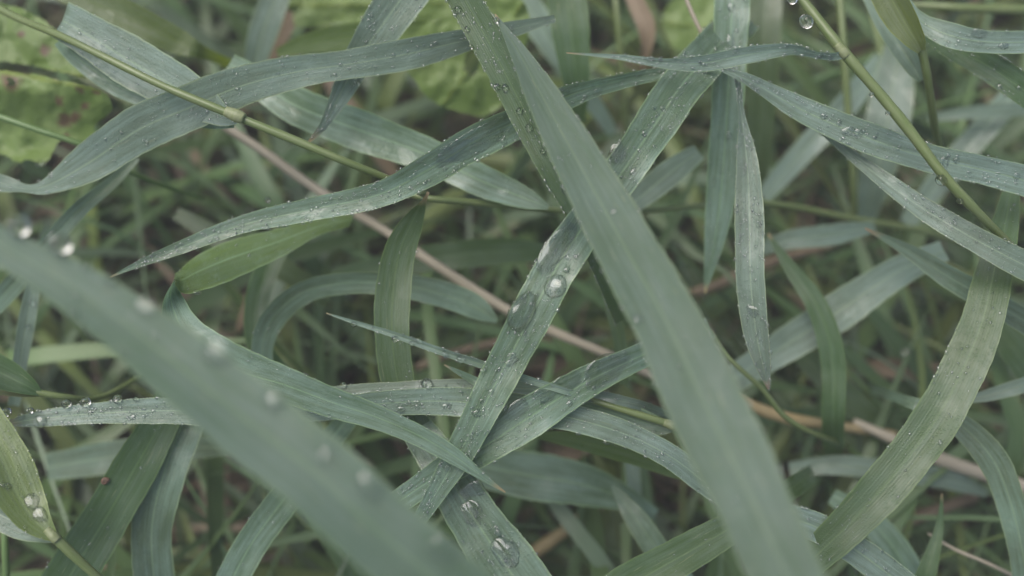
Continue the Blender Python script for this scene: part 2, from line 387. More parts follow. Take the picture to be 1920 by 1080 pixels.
blade('wet_top', 'beaded blade descending from the top edge behind the waxy one to a sharp point',
      [(830,-110,90,275),(772,-30,88,276),(722,40,78,277),(672,112,60,278,10),(632,188,36,278,24),(604,238,18,278,30),(577,268,3,279)], 'pale', keel=.2, wave=.06)
blade('behind_arc', 'broad dull blade behind the yellow-green stem, its tip under the arching blade',
      [(430,120,40,300),(480,152,54,297),(560,200,70,294,-6),(680,246,76,291,-4),(800,290,64,288),(900,338,60,286,8),(980,370,44,285,10),(1028,389,8,284)], 'glaucous', keel=.15, wave=.04)
# right half
blade('right_upright', 'narrow frosted blade hanging upright right of the broad pale blade',
      [(1368,90,16,274),(1382,150,14,273,40),(1390,215,16,271,35),(1400,300,40,269,14),(1405,400,53,268),(1407,520,53,267,-6),(1417,620,48,267,-10),(1432,690,26,267),(1441,730,3,268)], 'pale', keel=.16, wave=.07)
blade('right_behind', 'wide upright blade behind the narrow frosted one, ending in a long thin tip',
      [(1378,-120,62,286),(1373,0,66,287),(1368,110,62,288,6),(1362,230,60,290,6),(1352,360,56,293),(1340,450,38,296),(1328,515,16,298),(1322,550,3,299)], 'glaucous', keel=.12, wave=.04)
blade('right_shade', 'dull blurred upright blade right of the wide one at the top edge',
      [(1445,-120,62,340),(1435,0,64,338),(1430,130,58,340),(1424,270,46,350),(1420,380,20,365)], 'green', keel=.15)
blade('right_broad', 'broad wet blade slanting beneath the yellow-green stem at the upper right',
      [(1333,124,3,270),(1395,146,20,270,20),(1500,204,46,270,12),(1620,256,56,269,6),(1740,296,52,268),(1850,320,54,268,-6),(1960,350,56,269),(2060,385,50,275)], 'pale', keel=.2, wave=.07)
blade('right_slim', 'slim frosted blade slanting to the right edge below the broad wet one',
      [(1500,215,4,277),(1560,262,12,276),(1625,313,26,273,20),(1720,384,40,268,14),(1820,444,46,263,8),(1920,497,52,260),(2010,540,50,260)], 'pale', keel=.18, wave=.05)
blade('right_arc', 'large ribbed blade bending from the right side down to the broad pale blade',
      [(1896,360,30,285),(1885,420,46,278),(1868,492,62,272,-8),(1836,620,76,267,-6),(1772,758,82,265),(1700,862,82,265,4),(1612,962,76,265,6),(1536,1036,62,266,6),(1450,1110,48,272)], 'green', keel=.10, wave=.04)
blade('bottom_dark', 'dark green blade rising from the bottom edge to the broad pale one',
      [(1100,1150,80,262),(1190,1092,78,264),(1300,1030,68,267,6),(1390,978,54,270,8),(1470,925,40,276)], 'green', keel=.14, wave=.04, root='e')
blade('right_bow', 'bowed blade curving down along the bottom right corner',
      [(1700,752,20,292),(1750,770,34,288),(1805,800,46,284,-10),(1862,862,56,281,-14),(1896,945,52,281,-10),(1918,1040,48,283),(1930,1140,46,290)], 'glaucous', keel=.12, root='s')
blade('right_cross', 'blurred shining blade crossing diagonally right of the narrow frosted blade',
      [(1300,760,40,325),(1380,708,52,320),(1450,662,60,316),(1560,592,72,311),(1680,512,58,309),(1770,470,40,312)], 'pale', keel=.1, root='s')
blade('right_down', 'blurred blade bending downwards across the shining diagonal one',
      [(1440,438,4,308),(1478,497,24,306),(1535,580,40,303),(1562,680,44,303),(1562,800,40,308)], 'green', keel=.15, root='e')
blade('right_point', 'blade with a straw-coloured tip slanting towards the big ribbed blade on the right',
      [(1622,428,3,290),(1700,468,24,288),(1780,520,42,285),(1860,565,44,284),(1950,620,44,286),(2040,680,40,300)], 'glaucous', keel=.22)
blade('top_right', 'bright wet blade curving along the top right edge',
      [(1690,-10,16,285),(1722,35,26,277,20),(1775,64,44,272,10),(1845,78,42,270),(1940,78,40,270),(2040,70,36,275)], 'pale', keel=.16, wave=.06)
blade('top_right_low', 'pale green beaded blade slanting to the right edge under the bright wet one',
      [(1740,60,30,290),(1785,88,42,284),(1850,122,50,279),(1930,176,52,276),(2020,240,50,276)], 'green', keel=.14, wave=.06)
# left side and bottom
blade('low_speck', 'wide blade at the lower left with a tiny brown snail on it',
      [(330,715,50,284),(310,775,64,282),(262,862,80,279),(192,982,86,276),(125,1090,92,274),(60,1200,90,276)], 'green', keel=.12, wave=.05, root='s')
blade('low_bow', 'bowed grey-green blade hanging straight down at the lower left',
      [(362,725,60,288),(350,775,76,286,-10),(312,872,84,283,-8),(285,985,74,283),(290,1095,72,286),(305,1200,66,295)], 'glaucous', keel=.1, root='s')
blade('low_third', 'beaded blade leaving the broadest blade towards the bottom edge',
      [(640,800,40,292),(590,862,52,288),(522,950,62,284,8),(470,1022,60,282,8),(432,1095,62,282),(400,1180,60,285)], 'glaucous', keel=.14, root='s')
blade('loop', 'blurred hoop-shaped blade between the curled blade and the upright bowed one',
      [(500,720,30,300),(492,650,40,296),(515,592,48,294,-20),(572,546,48,293,-24),(655,530,42,293,-20),(745,534,44,295),(830,552,52,297,14),(890,576,48,299,20),(932,602,8,301)], 'glaucous', keel=.2)
blade('hoop_left', 'blurred blade curving down just left of the hoop-shaped one',
      [(580,405,20,312),(540,440,34,309),(503,500,46,306,-10),(480,580,44,304,-14),(488,650,42,303,-10),(535,705,34,303),(600,745,20,306)], 'green', keel=.2)
blade('top_bright', 'translucent bright green blade at the top left above the long waxy blade',
      [(70,-40,40,306),(150,-6,48,305),(240,32,56,304),(330,76,48,306),(385,100,22,310)], 'bright', keel=.12, root='e')
blade('left_cross', 'thin dull blade crossing beneath the arch at the left edge',
      [(255,295,16,296),(212,340,22,294),(150,392,30,292),(82,468,34,292),(18,542,38,293),(-50,610,40,296)], 'glaucous', keel=.25)
blade('left_down', 'small beaded blade hanging down at the left edge below the broadest blade',
      [(72,500,22,292),(62,540,26,291),(50,605,30,291),(36,690,26,294),(26,760,20,300)], 'pale', keel=.2, root='s')
blade('shoulder', 'dark broad blade lying level right of the crossing, out of focus',
      [(830,850,54,316),(900,872,76,314),(985,890,88,312),(1080,906,82,311),(1165,932,50,313),(1230,965,20,318)], 'glaucous', keel=.1)
blade('low_slant', 'blurred blade slanting down right between the dark level blade and the bottom edge',
      [(1148,910,10,308),(1190,970,40,304),(1240,1042,48,302),(1300,1120,48,304)], 'glaucous', keel=.15)
blade('mid_dark', 'slender dark blade below the curved end of the level blade',
      [(990,812,8,292),(1085,828,34,292,18),(1180,850,42,293,20),(1270,880,34,295),(1335,906,10,298)], 'bright', keel=.2)
blade('upright_top', 'blurred upright blade at the top edge right of the broad pale blade',
      [(1055,-90,72,308),(1062,-10,74,308),(1072,75,68,309),(1080,150,50,312),(1088,230,20,322)], 'green', keel=.12)
blade('slant_top', 'dull blade slanting away from the top edge behind the upright one',
      [(925,-70,50,345),(975,-10,54,343),(1030,75,50,344),(1090,160,40,348),(1150,250,20,356)], 'pale', keel=.12)
blade('level_left', 'dull blade lying level under the level pale one at the lower left',
      [(88,876,50,322),(150,866,58,320),(240,852,60,318),(330,842,52,318),(430,836,30,322)], 'glaucous', keel=.1)
blade('shade_mid', 'short pale blade lying right of the broad pale one, lit between shadows',
      [(1170,395,30,306),(1215,358,46,304),(1262,320,50,304),(1310,285,30,308)], 'pale', keel=.15)
blade('corner_tip', 'upright blade tip standing near the bottom right corner',
      [(1766,925,2,292),(1762,985,14,292),(1748,1040,26,291),(1730,1100,38,291),(1712,1180,36,296)], 'green', keel=.25)
blade('right_shelf', 'grey wet blade lying level at the right edge under the big ribbed one',
      [(1800,752,8,294),(1850,742,22,292),(1920,722,28,291),(2000,700,30,294)], 'pale', keel=.2)
blade('back_pale', 'large pale blurred blade seen behind the yellow-green stem at the upper right',
      [(1692,70,50,350),(1680,130,66,345),(1664,230,80,342),(1642,330,62,346),(1620,420,30,358)], 'pale', keel=.1)
blade('back_pale_diag', 'pale blurred blade slanting up towards the yellow-green stem\'s joint',
      [(1430,370,30,352),(1500,290,44,347),(1580,205,46,345),(1655,110,36,350)], 'pale', keel=.12)
blade('back_pale_right', 'pale blurred blade slanting up behind the right end of the broad wet one',
      [(1700,420,30,352),(1770,330,46,346),(1850,235,48,343),(1930,150,44,345)], 'pale', keel=.12)
blade('back_level_right', 'narrow blurred blade lying level at the right edge below the beaded one',
      [(1740,222,14,340),(1810,212,24,336),(1900,205,26,336),(1990,200,26,340)], 'pale', keel=.15)
blade('back_bottom', 'blurred blade under the big ribbed blade at the bottom right',
      [(1560,930,30,312),(1640,985,50,308),(1690,1050,56,306),(1730,1130,50,308)], 'glaucous', keel=.12)
blade('back_lines', 'blurred shining blade lying level behind the big ribbed blade',
      [(1480,880,26,330),(1570,872,36,326),(1680,884,40,324),(1780,900,36,326),(1850,925,16,332)], 'pale', keel=.15)
blade('back_upright_mid', 'blurred short upright blade below the level pale one',
      [(1176,800,20,332),(1184,860,26,330),(1190,930,26,331),(1196,1010,18,340)], 'pale', keel=.15)
blade('back_far_right', 'wide blurred green blade filling the right edge beside the big ribbed blade',
      [(1820,540,30,330),(1870,610,50,326),(1930,690,56,324),(2000,780,50,330)], 'green', keel=.12)
blade('back_mid_green', 'wide shadowy blade behind the straw, left of the drop-covered blade',
      [(620,520,26,335),(720,500,44,332),(840,480,52,330),(960,470,48,332),(1060,480,20,338)], 'green', keel=.12)
blade('back_slope_mid', 'shadowy blade slanting below the arching blade left of the centre',
      [(330,400,24,330),(420,450,40,326),(520,500,42,326),(620,560,36,330)], 'green', keel=.15)
blade('back_top_left', 'blurred blade crossing behind the top of the long waxy blade',
      [(470,190,20,338),(480,110,44,332),(500,40,54,330),(530,-40,50,332)], 'pale', keel=.12)
blade('back_top_arc', 'blurred green blade bending under the long waxy blade near the top',
      [(520,100,16,322),(590,78,40,319),(690,66,50,318),(790,62,44,320),(850,80,20,325)], 'bright', keel=.15)
blade('back_right_mid', 'blurred shining blade lying level behind the narrow frosted one on the right',
      [(1420,470,20,330),(1480,450,36,326),(1560,440,40,325),(1640,425,20,330)], 'pale', keel=.14)
blade('back_low_right', 'broad blurred green blade below the shining diagonal one',
      [(1480,640,30,344),(1560,720,50,340),(1640,790,50,340),(1720,840,30,346)], 'green', keel=.12)
blade('back_diag_mid', 'narrow blurred blade hanging beside the broad pale one in the centre',
      [(1120,500,8,300),(1145,570,24,298),(1162,640,26,298),(1170,720,16,302)], 'green', keel=.2)
blade('back_low_green', 'blurred blade at the bottom between the broadest blade and the wide pale one',
      [(560,900,20,330),(610,980,46,326),(660,1060,54,324),(700,1150,50,326)], 'green', keel=.14)

# ------------------------------------------------------------------ shoots: a stem with its joint and leaves
GS = 'flowering grass stems'
sh = empty('grass_shoot', P(-120,-60,300), 'yellow-green stem from the top left corner to the centre with a broad leaf folded back', 'grass shoot', GS)
tube('s1', 'stem', None, None, [(-120,-60,13,296),(10,22,14,287),(120,70,14,272),(200,109,14,267),(310,163,15,264),(440,217,16,264,),(560,266,16,265),(650,304,15,267),(740,340,12,274),(800,366,14,280)], 'stem', sh)
collar(444, 217, 263.5, 15, R(22), sh)
blade('s1leaf', None, [(446,226,14,268),(420,218,40,270),(385,197,66,272,-6),(330,164,88,273.5,-8),(250,118,94,275,-8),(185,78,84,275.5,-8),(145,54,76,276,-8),(124,42,72,277.5,-8),(117,39,71,280,-8),(121,43,70,284,-8),(150,58,66,290,-8),(210,90,40,300,-8)], 'pale', keel=.12, wave=.03, parent=sh, carry=True)
blade('s1leaf2', 'narrow folded lower leaf half', [(440,232,16,270),(380,225,30,277,10),(300,192,40,281,10),(220,160,40,283,10),(150,112,36,286,6),(112,76,24,291)], 'glaucous', keel=.12, parent=sh)

sh = empty('grass_shoot', P(1470,-60,275), 'yellow-green stem crossing the upper right, hung with clear drops, its leaf pointing left', 'grass shoot', GS)
tube('s4', 'stem', None, None, [(1440,-80,17,266),(1498,-8,19,263),(1578,93,20,260),(1640,165,20,259),(1700,238,20,258),(1770,330,19,257),(1830,395,17,259),(1880,446,16,266),(1930,500,15,276),(2000,570,14,295)], 'stem', sh)
collar(1580, 97, 259.5, 12, R(50), sh)
blade('s4leaf', None, [(1582,101,13,259.5),(1565,105,18,259,30),(1530,102,18,258.5,40),(1480,92,22,258,25),(1400,103,33,258,10),(1320,118,31,259,10),(1250,119,20,260,14),(1160,107,10,261),(1062,99,2,262)], 'pale', keel=.25, wave=.08, parent=sh)

sh = empty('grass_shoot', P(1760,300,330), 'green stem sheathed by a broad pale leaf hanging at the top right', 'grass shoot', GS)
tube('s5', 'stem', None, None, [(1722,70,18,273),(1732,110,15,276),(1742,165,15,282),(1755,250,14,300),(1775,340,14,345)], 'stem', sh)
blade('s5leaf', None, [(1620,-120,50,268),(1652,-40,58,269,-10),(1690,30,58,270,-16),(1715,72,38,271,-10),(1727,95,14,273)], 'yellow', keel=.55, wave=.04, parent=sh)
blade('s5leaf2', None, [(1612,-40,20,292),(1650,30,30,288),(1690,90,40,284,10),(1718,135,26,282),(1726,152,8,282)], 'glaucous', keel=.3, parent=sh)

sh = empty('grass_shoot', P(1300,820,300), 'short yellow-green stem with a joint and leaf, right of the crossing blades', 'grass shoot', GS)
tube('s3', 'stem', None, None, [(1010,716,10,276),(1085,742,12,273),(1180,772,13,271),(1262,798,14,271),(1330,830,12,278),(1420,880,12,320)], 'stem', sh)
collar(1260, 797, 270.5, 11, R(18), sh)
blade('s3leaf', None, [(1262,806,8,273),(1235,800,34,274),(1185,785,50,275,10),(1120,765,46,276,14),(1050,750,28,277),(985,738,4,278)], 'glaucous', keel=.2, wave=.06, parent=sh)

sh = empty('grass_shoot', P(250,1160,290), 'yellowish sheathed leaf and stem at the bottom left corner', 'grass shoot', GS)
tube('s6', 'stem', None, None, [(85,990,14,252),(108,1012,18,252),(150,1052,17,254),(200,1098,16,258),(260,1160,15,270)], 'stem', sh)
collar(100, 1005, 251.5, 12, R(45), sh)
blade('s6leaf', None, [(-120,640,40,262),(-50,760,66,257),(0,850,84,254,10),(30,920,86,252,16),(62,972,62,251,10),(92,1000,28,251),(106,1012,10,251.5)], 'yellow', keel=.4, wave=.08, parent=sh)
blade('s6leaf2', None, [(-60,930,40,256),(-10,960,50,255,-10),(40,985,52,254,-14),(85,1005,28,253),(104,1013,10,252.5)], 'pale', keel=.25, wave=.1, parent=sh)

sh = empty('grass_shoot', P(300,640,330), 'small green shoot with a blunt leaf at the left edge below the broadest blade', 'grass shoot', GS)
tube('s7', 'stem', None, None, [(40,728,10,274),(76,737,13,275),(130,745,11,278),(190,745,10,290),(270,700,9,312),(330,650,8,340)], 'stem', sh)
blade('s7leaf', None, [(-90,640,50,272),(-40,678,62,271),(12,704,58,272),(52,724,34,273),(76,738,9,274.5)], 'green', keel=.3, parent=sh)
blade('s7leaf2', 'yellowish folded leaf edge', [(-60,722,20,274),(0,728,26,274),(45,736,18,274),(74,740,8,275)], 'yellow', keel=.3, parent=sh)

tube('s2', 'grass_stalk', 'thin green stem running level behind the blades from the centre to the right', 'grass stalk', [(740,352,10,290),(800,372,13,285),(900,380,13,288),(1040,394,12,294),(1200,396,11,306),(1420,380,12,326),(1600,410,12,340),(1760,440,11,352),(1900,490,10,366)], 'stem', group='bare stems behind the blades')
tube('s8', 'grass_stalk', 'blurred upright green stem at the top right behind the yellow-green one', 'grass stalk', [(1570,-60,14,330),(1580,60,14,328),(1590,200,15,330),(1600,330,14,335),(1602,430,13,350)], 'stem', group='bare stems behind the blades')
tube('s9', 'grass_stalk', 'jointed thin stem bending down right of the broad pale blade', 'grass stalk', [(1330,620,8,290),(1365,670,9,289),(1430,730,10,289),(1470,780,10,292),(1530,815,10,300),(1590,835,8,330)], 'stem', group='bare stems behind the blades')
tube('s10', 'grass_stalk', 'blurred green stem slanting through the dock leaf at the left', 'grass stalk', [(-40,205,12,288),(60,240,12,288),(170,278,11,292),(260,330,10,304),(380,372,9,330)], 'stemg', group='bare stems behind the blades')
tube('s11', 'grass_stalk', 'faint upright stem at the top edge between the two pink-brown and green blades', 'grass stalk', [(1150,-60,12,345),(1160,60,12,345),(1170,180,12,352),(1176,300,11,370)], 'stem', group='bare stems behind the blades')
tube('s12', 'grass_stalk', 'thin straw-tipped stem slanting at the top edge left of the upright blades', 'grass stalk', [(1272,-40,7,290),(1300,30,8,290),(1330,88,8,292),(1365,150,8,305)], 'straw', group='bare stems behind the blades')
tube('s13', 'grass_stalk', 'pale yellow stem running level along the top right edge', 'grass stalk', [(1700,8,10,335),(1790,14,16,330),(1900,18,18,330),(2000,22,18,332)], 'stem', group='bare stems behind the blades')
tube('s14', 'grass_stalk', 'upright thin stem at the bottom left corner', 'grass stalk', [(8,980,12,290),(10,1040,13,290),(14,1120,13,295)], 'stemg', group='bare stems behind the blades')

GB = 'dry straws among the grass'
tube('d1', 'dry_straw', 'long pink-brown straw running diagonally behind the blades through the centre', 'straw', [(380,205,13,318),(430,242,18,317),(500,288,17,316),(560,332,18,315),(640,384,19,314),(720,432,17,315),(830,505,19,313),(940,575,20,312),(1040,623,18,312),(1140,665,17,312),(1250,715,16,314),(1340,745,14,320)], 'straw', group=GB)
tube('d2', 'dry_straw', 'ochre straw emerging right of the broad pale blade', 'straw', [(1330,725,20,318),(1400,758,24,318),(1480,785,22,320),(1580,800,18,328),(1680,815,16,336)], 'ochre', group=GB)
tube('d3', 'dry_straw', 'thick tan straw passing behind the big ribbed blade at the right', 'straw', [(1600,790,14,330),(1740,852,24,326),(1830,884,26,326),(1960,925,26,330)], 'straw', group=GB)
tube('d4', 'dry_straw', 'thick blurred brown stalk at the right edge', 'straw', [(1780,775,50,384),(1850,800,62,380),(1950,822,62,380),(2060,840,60,384)], 'rust', group=GB)
tube('d5', 'dry_straw', 'ochre straw slanting down left near the bottom edge', 'straw', [(1150,925,20,350),(1080,980,24,348),(1010,1030,24,346),(930,1080,22,348)], 'ochre', group=GB)
tube('d6', 'dry_straw', 'fine pale straw crossing the bottom right corner', 'straw', [(1740,1000,4,300),(1790,1030,6,299),(1860,1060,7,299),(1960,1110,7,302)], 'straw', group=GB)
tube('d7', 'dry_straw', 'blurred reddish straw slanting near the bottom right below the big ribbed blade', 'straw', [(1560,1045,16,350),(1680,985,22,346),(1760,955,24,345),(1830,930,20,350)], 'rust', group=GB)
tube('d8', 'dry_straw', 'short reddish straw left of the hoop-shaped blade', 'straw', [(515,450,12,345),(490,510,20,342),(470,560,22,342),(450,620,16,348)], 'rust', group=GB)
tube('d9', 'dry_straw', 'thin reddish straw lying level below the centre behind the spike', 'straw', [(780,690,14,352),(860,660,18,350),(960,640,18,350),(1060,640,14,355)], 'rust', group=GB)
tube('d10', 'dry_straw', 'reddish straw lying right of the broad pale blade in the shade', 'straw', [(1250,560,12,366),(1330,540,20,362),(1450,490,22,362),(1560,460,14,368)], 'rust', group=GB)
GD_ = 'dead leaves among the grass'
blade('dl1', 'withered pink-brown blade hanging from the top edge right of the middle', [(1165,-60,22,345),(1190,0,30,340),(1212,50,34,338),(1212,95,18,340),(1200,130,6,345)], 'rust', keel=.3, name='dead_leaf', group=GD_)
blade('dl2', 'withered brown blade at the top behind the translucent green one', [(570,-60,30,350),(545,20,40,346),(515,80,36,346),(480,150,24,352)], 'rust', keel=.3, name='dead_leaf', group=GD_)
blade('dl3', 'rusty leaf fragment under the curved level blade right of the crossing', [(1020,835,16,350),(1045,850,28,347),(1075,850,26,347),(1110,840,12,352)], 'rust', keel=.4, name='dead_leaf', group=GD_)
blade('dl4', 'rusty dead blade in the hollow right of the arching blade', [(600,120,16,380),(650,200,36,376),(700,270,36,376),(740,330,20,380)], 'rust', keel=.3, name='dead_leaf', group=GD_)
blade('dl5', 'rusty dead blade lying at the right among shadows below the slim frosted blade', [(1560,700,16,370),(1650,690,34,366),(1760,700,36,366),(1850,720,18,372)], 'rust', keel=.3, name='dead_leaf', group=GD_)

# ------------------------------------------------------------------ broad leaves
def broadleaf(key, name, label, outline, dfun, spots=(), rib=None, holes=(), step=7):
    minx = min(p[0] for p in outline); maxx = max(p[0] for p in outline); miny = min(p[1] for p in outline); maxy = max(p[1] for p in outline)
    # fine outline with a slightly crinkled rim
    ol = []; n = len(outline); rr = random.Random(n*13+int(minx))
    for i in range(n):
        a, b = Vector(outline[i]), Vector(outline[(i+1) % n]); k = max(1, int((b-a).length/8))
        pa, pd = Vector(outline[i-1]), Vector(outline[(i+2) % n])
        for j in range(k):
            q = cr(pa, a, b, pd, j/k); ol.append(q+Vector((rr.uniform(-1.6, 1.6), rr.uniform(-1.6, 1.6))))
    pts = list(ol); ne = len(ol)
    y = miny
    while y < maxy:
        x = minx+rr.uniform(0, step)
        while x < maxx:
            pts.append(Vector((x+rr.uniform(-2, 2), y+rr.uniform(-2, 2)))); x += step
        y += step
    rv, re_, rf, *_ = delaunay_2d_cdt(pts, [(i, (i+1) % ne) for i in range(ne)], [], 1, 1e-5)
    vs = []; stain = []
    for p in rv:
        x, y = p; z = dfun(x, y)+2.6*noise.noise(Vector((x*.022, y*.022, 3)))+1.0*noise.noise(Vector((x*.06, y*.06, 9)))
        s = 0
        for sx, sy, sr in spots: s = max(s, 1-((math.hypot(x-sx, y-sy)+8*noise.noise(Vector((x*.08, y*.08, 1))))/sr)**2)
        rb = 0
        if rib:
            (ax, ay), (bx, by), rw = rib
            t = max(0, min(1, ((x-ax)*(bx-ax)+(y-ay)*(by-ay))/((bx-ax)**2+(by-ay)**2)))
            rb = max(0, 1-math.hypot(x-ax-t*(bx-ax), y-ay-t*(by-ay))/rw); z -= 1.6*rb
        vs.append(P(x, y, z)); stain.append((max(0, s), rb))
    fs = []
    for f in rf:
        cxy = sum((rv[i] for i in f), Vector((0, 0)))/len(f)
        if any(math.hypot(cxy.x-hx, cxy.y-hy) < hr for hx, hy, hr in holes): continue
        fs.append(f[::-1])
    me = bpy.data.meshes.new(name); me.from_pydata(vs, [], fs)
    ul = me.uv_layers.new(name='UVMap')
    for l in me.loops: p = rv[l.vertex_index]; ul.data[l.index].uv = (p.x*.00015, p.y*.00015)
    ca = me.attributes.new('stain', 'FLOAT_COLOR', 'POINT')
    for i, s in enumerate(stain): ca.data[i].color = (s[0], s[1], 0, 1)
    me.shade_smooth(); BL[key] = (None, BVHTree.FromPolygons(vs, fs))
    return tag(link(name, me, M['dock']), label, 'broad leaf', 'broad weed leaves')
broadleaf('dock', 'dock_leaf', 'crinkled green broad leaf with red-brown spots and a ragged bitten edge',
    [(-90,118),(-30,128),(60,138),(120,152),(170,162),(200,178),(211,200),(203,215),(184,226),(177,243),(191,262),(178,272),(150,268),(118,262),(104,278),(92,298),(78,308),(55,300),(30,304),(0,290),(-80,296),(-135,272),(-162,215),(-140,150)],
    lambda x, y: 297+.03*(200-x)+6*math.sin(y*.03), [(20,152,26),(150,163,16),(180,172,12),(120,225,20),(140,220,16),(122,253,10),(112,190,12),(160,200,10),(188,248,14),(-10,122,12),(20,124,12),(50,130,13),(80,136,12),(110,143,13),(140,149,11)], rib=((-90,118),(190,168),9), holes=[(20,153,7)])
broadleaf('dock2', 'dock_leaf', 'plain green broad leaf filling the top left corner above the spotted one',
    [(-90,-30),(-20,0),(50,20),(110,60),(150,100),(200,130),(235,152),(180,150),(100,132),(30,118),(-90,104),(-130,70),(-135,10)],
    lambda x, y: 306+.02*(200-x), [(85,95,14),(40,60,10)], rib=((-90,110),(235,152),8))
broadleaf('lobe', 'lobed_leaf', 'rounded yellow-green leaf with a scalloped rim behind the tip of the broad pale blade',
    [(740,60),(820,40),(890,10),(950,-20),(990,20),(988,70),(975,120),(958,170),(940,200),(905,217),(868,212),(832,200),(800,180),(778,152),(762,128)],
    lambda x, y: 316+.05*(y-100), rib=((985,0),(830,195),6), holes=[(885,112,16),(882,130,13),(890,95,12)])
broadleaf('lobe2', 'lobed_leaf', 'bright yellow-green leaf at the top edge left of the middle',
    [(540,-30),(640,-40),(760,-40),(850,-20),(860,20),(800,45),(720,52),(640,45),(570,52),(535,30)],
    lambda x, y: 345+.03*(y), rib=((540,10),(850,5),7))
broadleaf('lobe3', 'lobed_leaf', 'small yellow-green leaf blurred behind the thin straw-tipped stem at the top',
    [(1245,20),(1290,-10),(1345,0),(1370,50),(1340,92),(1290,100),(1255,80)],
    lambda x, y: 352, rib=((1245,40),(1360,60),6))

# ------------------------------------------------------------------ a tiny snail on the lower left blade
def hit(x, y, key=None):
    d = ray(x, y)
    if key:
        l, n, i, q = BL[key][1].ray_cast(CAMP, d)
        if l is None: l, n, i, q = min((BL[key][1].find_nearest(P(x, y, dd)) for dd in range(150, 380, 4)), key=lambda h_: h_[3])
        return l, n
    best = None
    for k, (s, b) in BL.items():
        l, n, i, q = b.ray_cast(CAMP, d)
        if l is not None and (best is None or q < best[2]): best = (l, n, q)
    return (best[0], best[1]) if best else (None, None)
l, n = hit(197, 902, 'low_speck')
if n.dot(CAMP-l) < 0: n = -n
bm = bmesh.new()
for k in range(34):
    a = k*.42; r = .00028*math.exp(-a*.12)*3; sz = .00085*math.exp(-a*.11)
    bmesh.ops.create_icosphere(bm, subdivisions=2, radius=sz, matrix=Matrix.Translation((r*math.cos(a), r*math.sin(a), .0006+a*.00003)))
me = bpy.data.meshes.new('snail'); bm.to_mesh(me); bm.free(); me.uv_layers.new(name='UVMap'); me.shade_smooth()
o = link('snail_shell', me, M['snail']); o.matrix_world = Matrix.Translation(l) @ n.to_track_quat('Z', 'Y').to_matrix().to_4x4() @ Matrix.Scale(.85, 4)
tag(o, 'tiny brown snail shell on the wide blade at the lower left', 'snail shell')

# ------------------------------------------------------------------ water drops
ORD = ['first','second','third','fourth','fifth','sixth','seventh','eighth','ninth','tenth','eleventh','twelfth','thirteenth','fourteenth','fifteenth','sixteenth','seventeenth','eighteenth']
def dome(name, r, ax, lobes, h, rr, tail=0, ns=22, nr=7, sphere=False):
    """ax = elongation; lobes = raggedness of the rim; tail > 0 draws one end out; open below: the water wets the leaf"""
    ph = [rr.uniform(0, 6.28) for _ in range(4)]; vs, fs = [], []
    top = math.pi*.93 if sphere else math.pi/2*1.06
    for i in range(1, nr+1):
        th = top*i/nr
        for j in range(ns):
            a = 2*math.pi*j/ns
            k = 1+lobes*(.6*math.sin(2*a+ph[0])+.5*math.sin(3*a+ph[1])+.3*math.sin(5*a+ph[2]))
            k *= 1+tail*max(0, math.cos(a))**3
            x = r*ax*k*math.cos(a)*math.sin(th); y = r*k*math.sin(a)*math.sin(th)
            if tail: y *= 1-.35*tail*max(0, math.cos(a))
            z = h*r*math.cos(th)+(h*r*.75 if sphere else 0)
            vs.append(Vector((x, y, z)))
    vs.append(Vector((0, 0, h*r+(h*r*.75 if sphere else 0)))); c = len(vs)-1
    for j in range(ns): fs.append((c, j, (j+1) % ns))
    for i in range(nr-1):
        for j in range(ns):
            a, b = i*ns+j, i*ns+(j+1) % ns; fs.append((a, a+ns, b+ns, b))
    if sphere:
        vs.append(Vector((0, 0, h*r*math.cos(top)-h*r*.05+h*r*.75))); q = len(vs)-1
        for j in range(ns): fs.append((q, (nr-1)*ns+(j+1) % ns, (nr-1)*ns+j))
    return vs, fs
def drop(x, y, rpx, key, label, ax=1.0, ang=None, lobes=.06, h=.5, tail=0, sphere=False, group='water drops on the grass', seed=None):
    l, n = hit(x, y, key)
    if l is None: return
    if n.dot(CAMP-l) < 0: n = -n
    dist = (CAMM.inverted() @ l); dm = -dist.z; r = rpx*dm/FPX
    rr = random.Random(int(x*31+y*17))
    if ang is None:
        st = BL[key][0]
        if st:
            row = min(st, key=lambda s: (s[0]-l).length); T = row[1]
        else: T = Vector((1, 0, 0))
    else:
        T = CAMM.to_3x3() @ Vector((math.cos(R(ang)), -math.sin(R(ang)), 0))
    Z = n; X = (T-Z*T.dot(Z)).normalized(); Y = Z.cross(X)
    vs, fs = dome('d', r, ax, lobes, h, rr, tail, sphere=sphere, ns=28 if rpx > 9 else 18, nr=9 if rpx > 9 else 6)
    me = bpy.data.meshes.new('water_drop'); me.from_pydata(vs, [], fs); me.shade_smooth()
    o = link('water_drop', me, M['water' if sphere else ('flat' if key == 'near_left' else 'film')])
    m3 = Matrix((X, Y, Z)).transposed().to_4x4()
    base = l-(CAMP*0)+Z*(-.00003)
    if not sphere:                                       # press the rim onto the bent leaf
        inv = (Matrix.Translation(base) @ m3).inverted(); bv = BL[key][1]; M4 = Matrix.Translation(base) @ m3
        for v in me.vertices:
            pw = M4 @ v.co; q, qn, qi, qd = bv.ray_cast(pw+Z*.006, -Z)
            if q is not None and (q-pw).length < .006: 
                lift = v.co.z; nw = q+Z*(lift-.00002); v.co = inv @ nw
    if sphere:
        q = BL[key][1].find_nearest(P(x, y, dm*1000))[0]; dq = -(CAMM.inverted() @ q).z*1000
        base = P(x, y, dq-.4*r*1000) - Z*(.75*r*h)
    o.matrix_world = Matrix.Translation(base) @ m3
    tag(o, label, 'water drop', group); return o
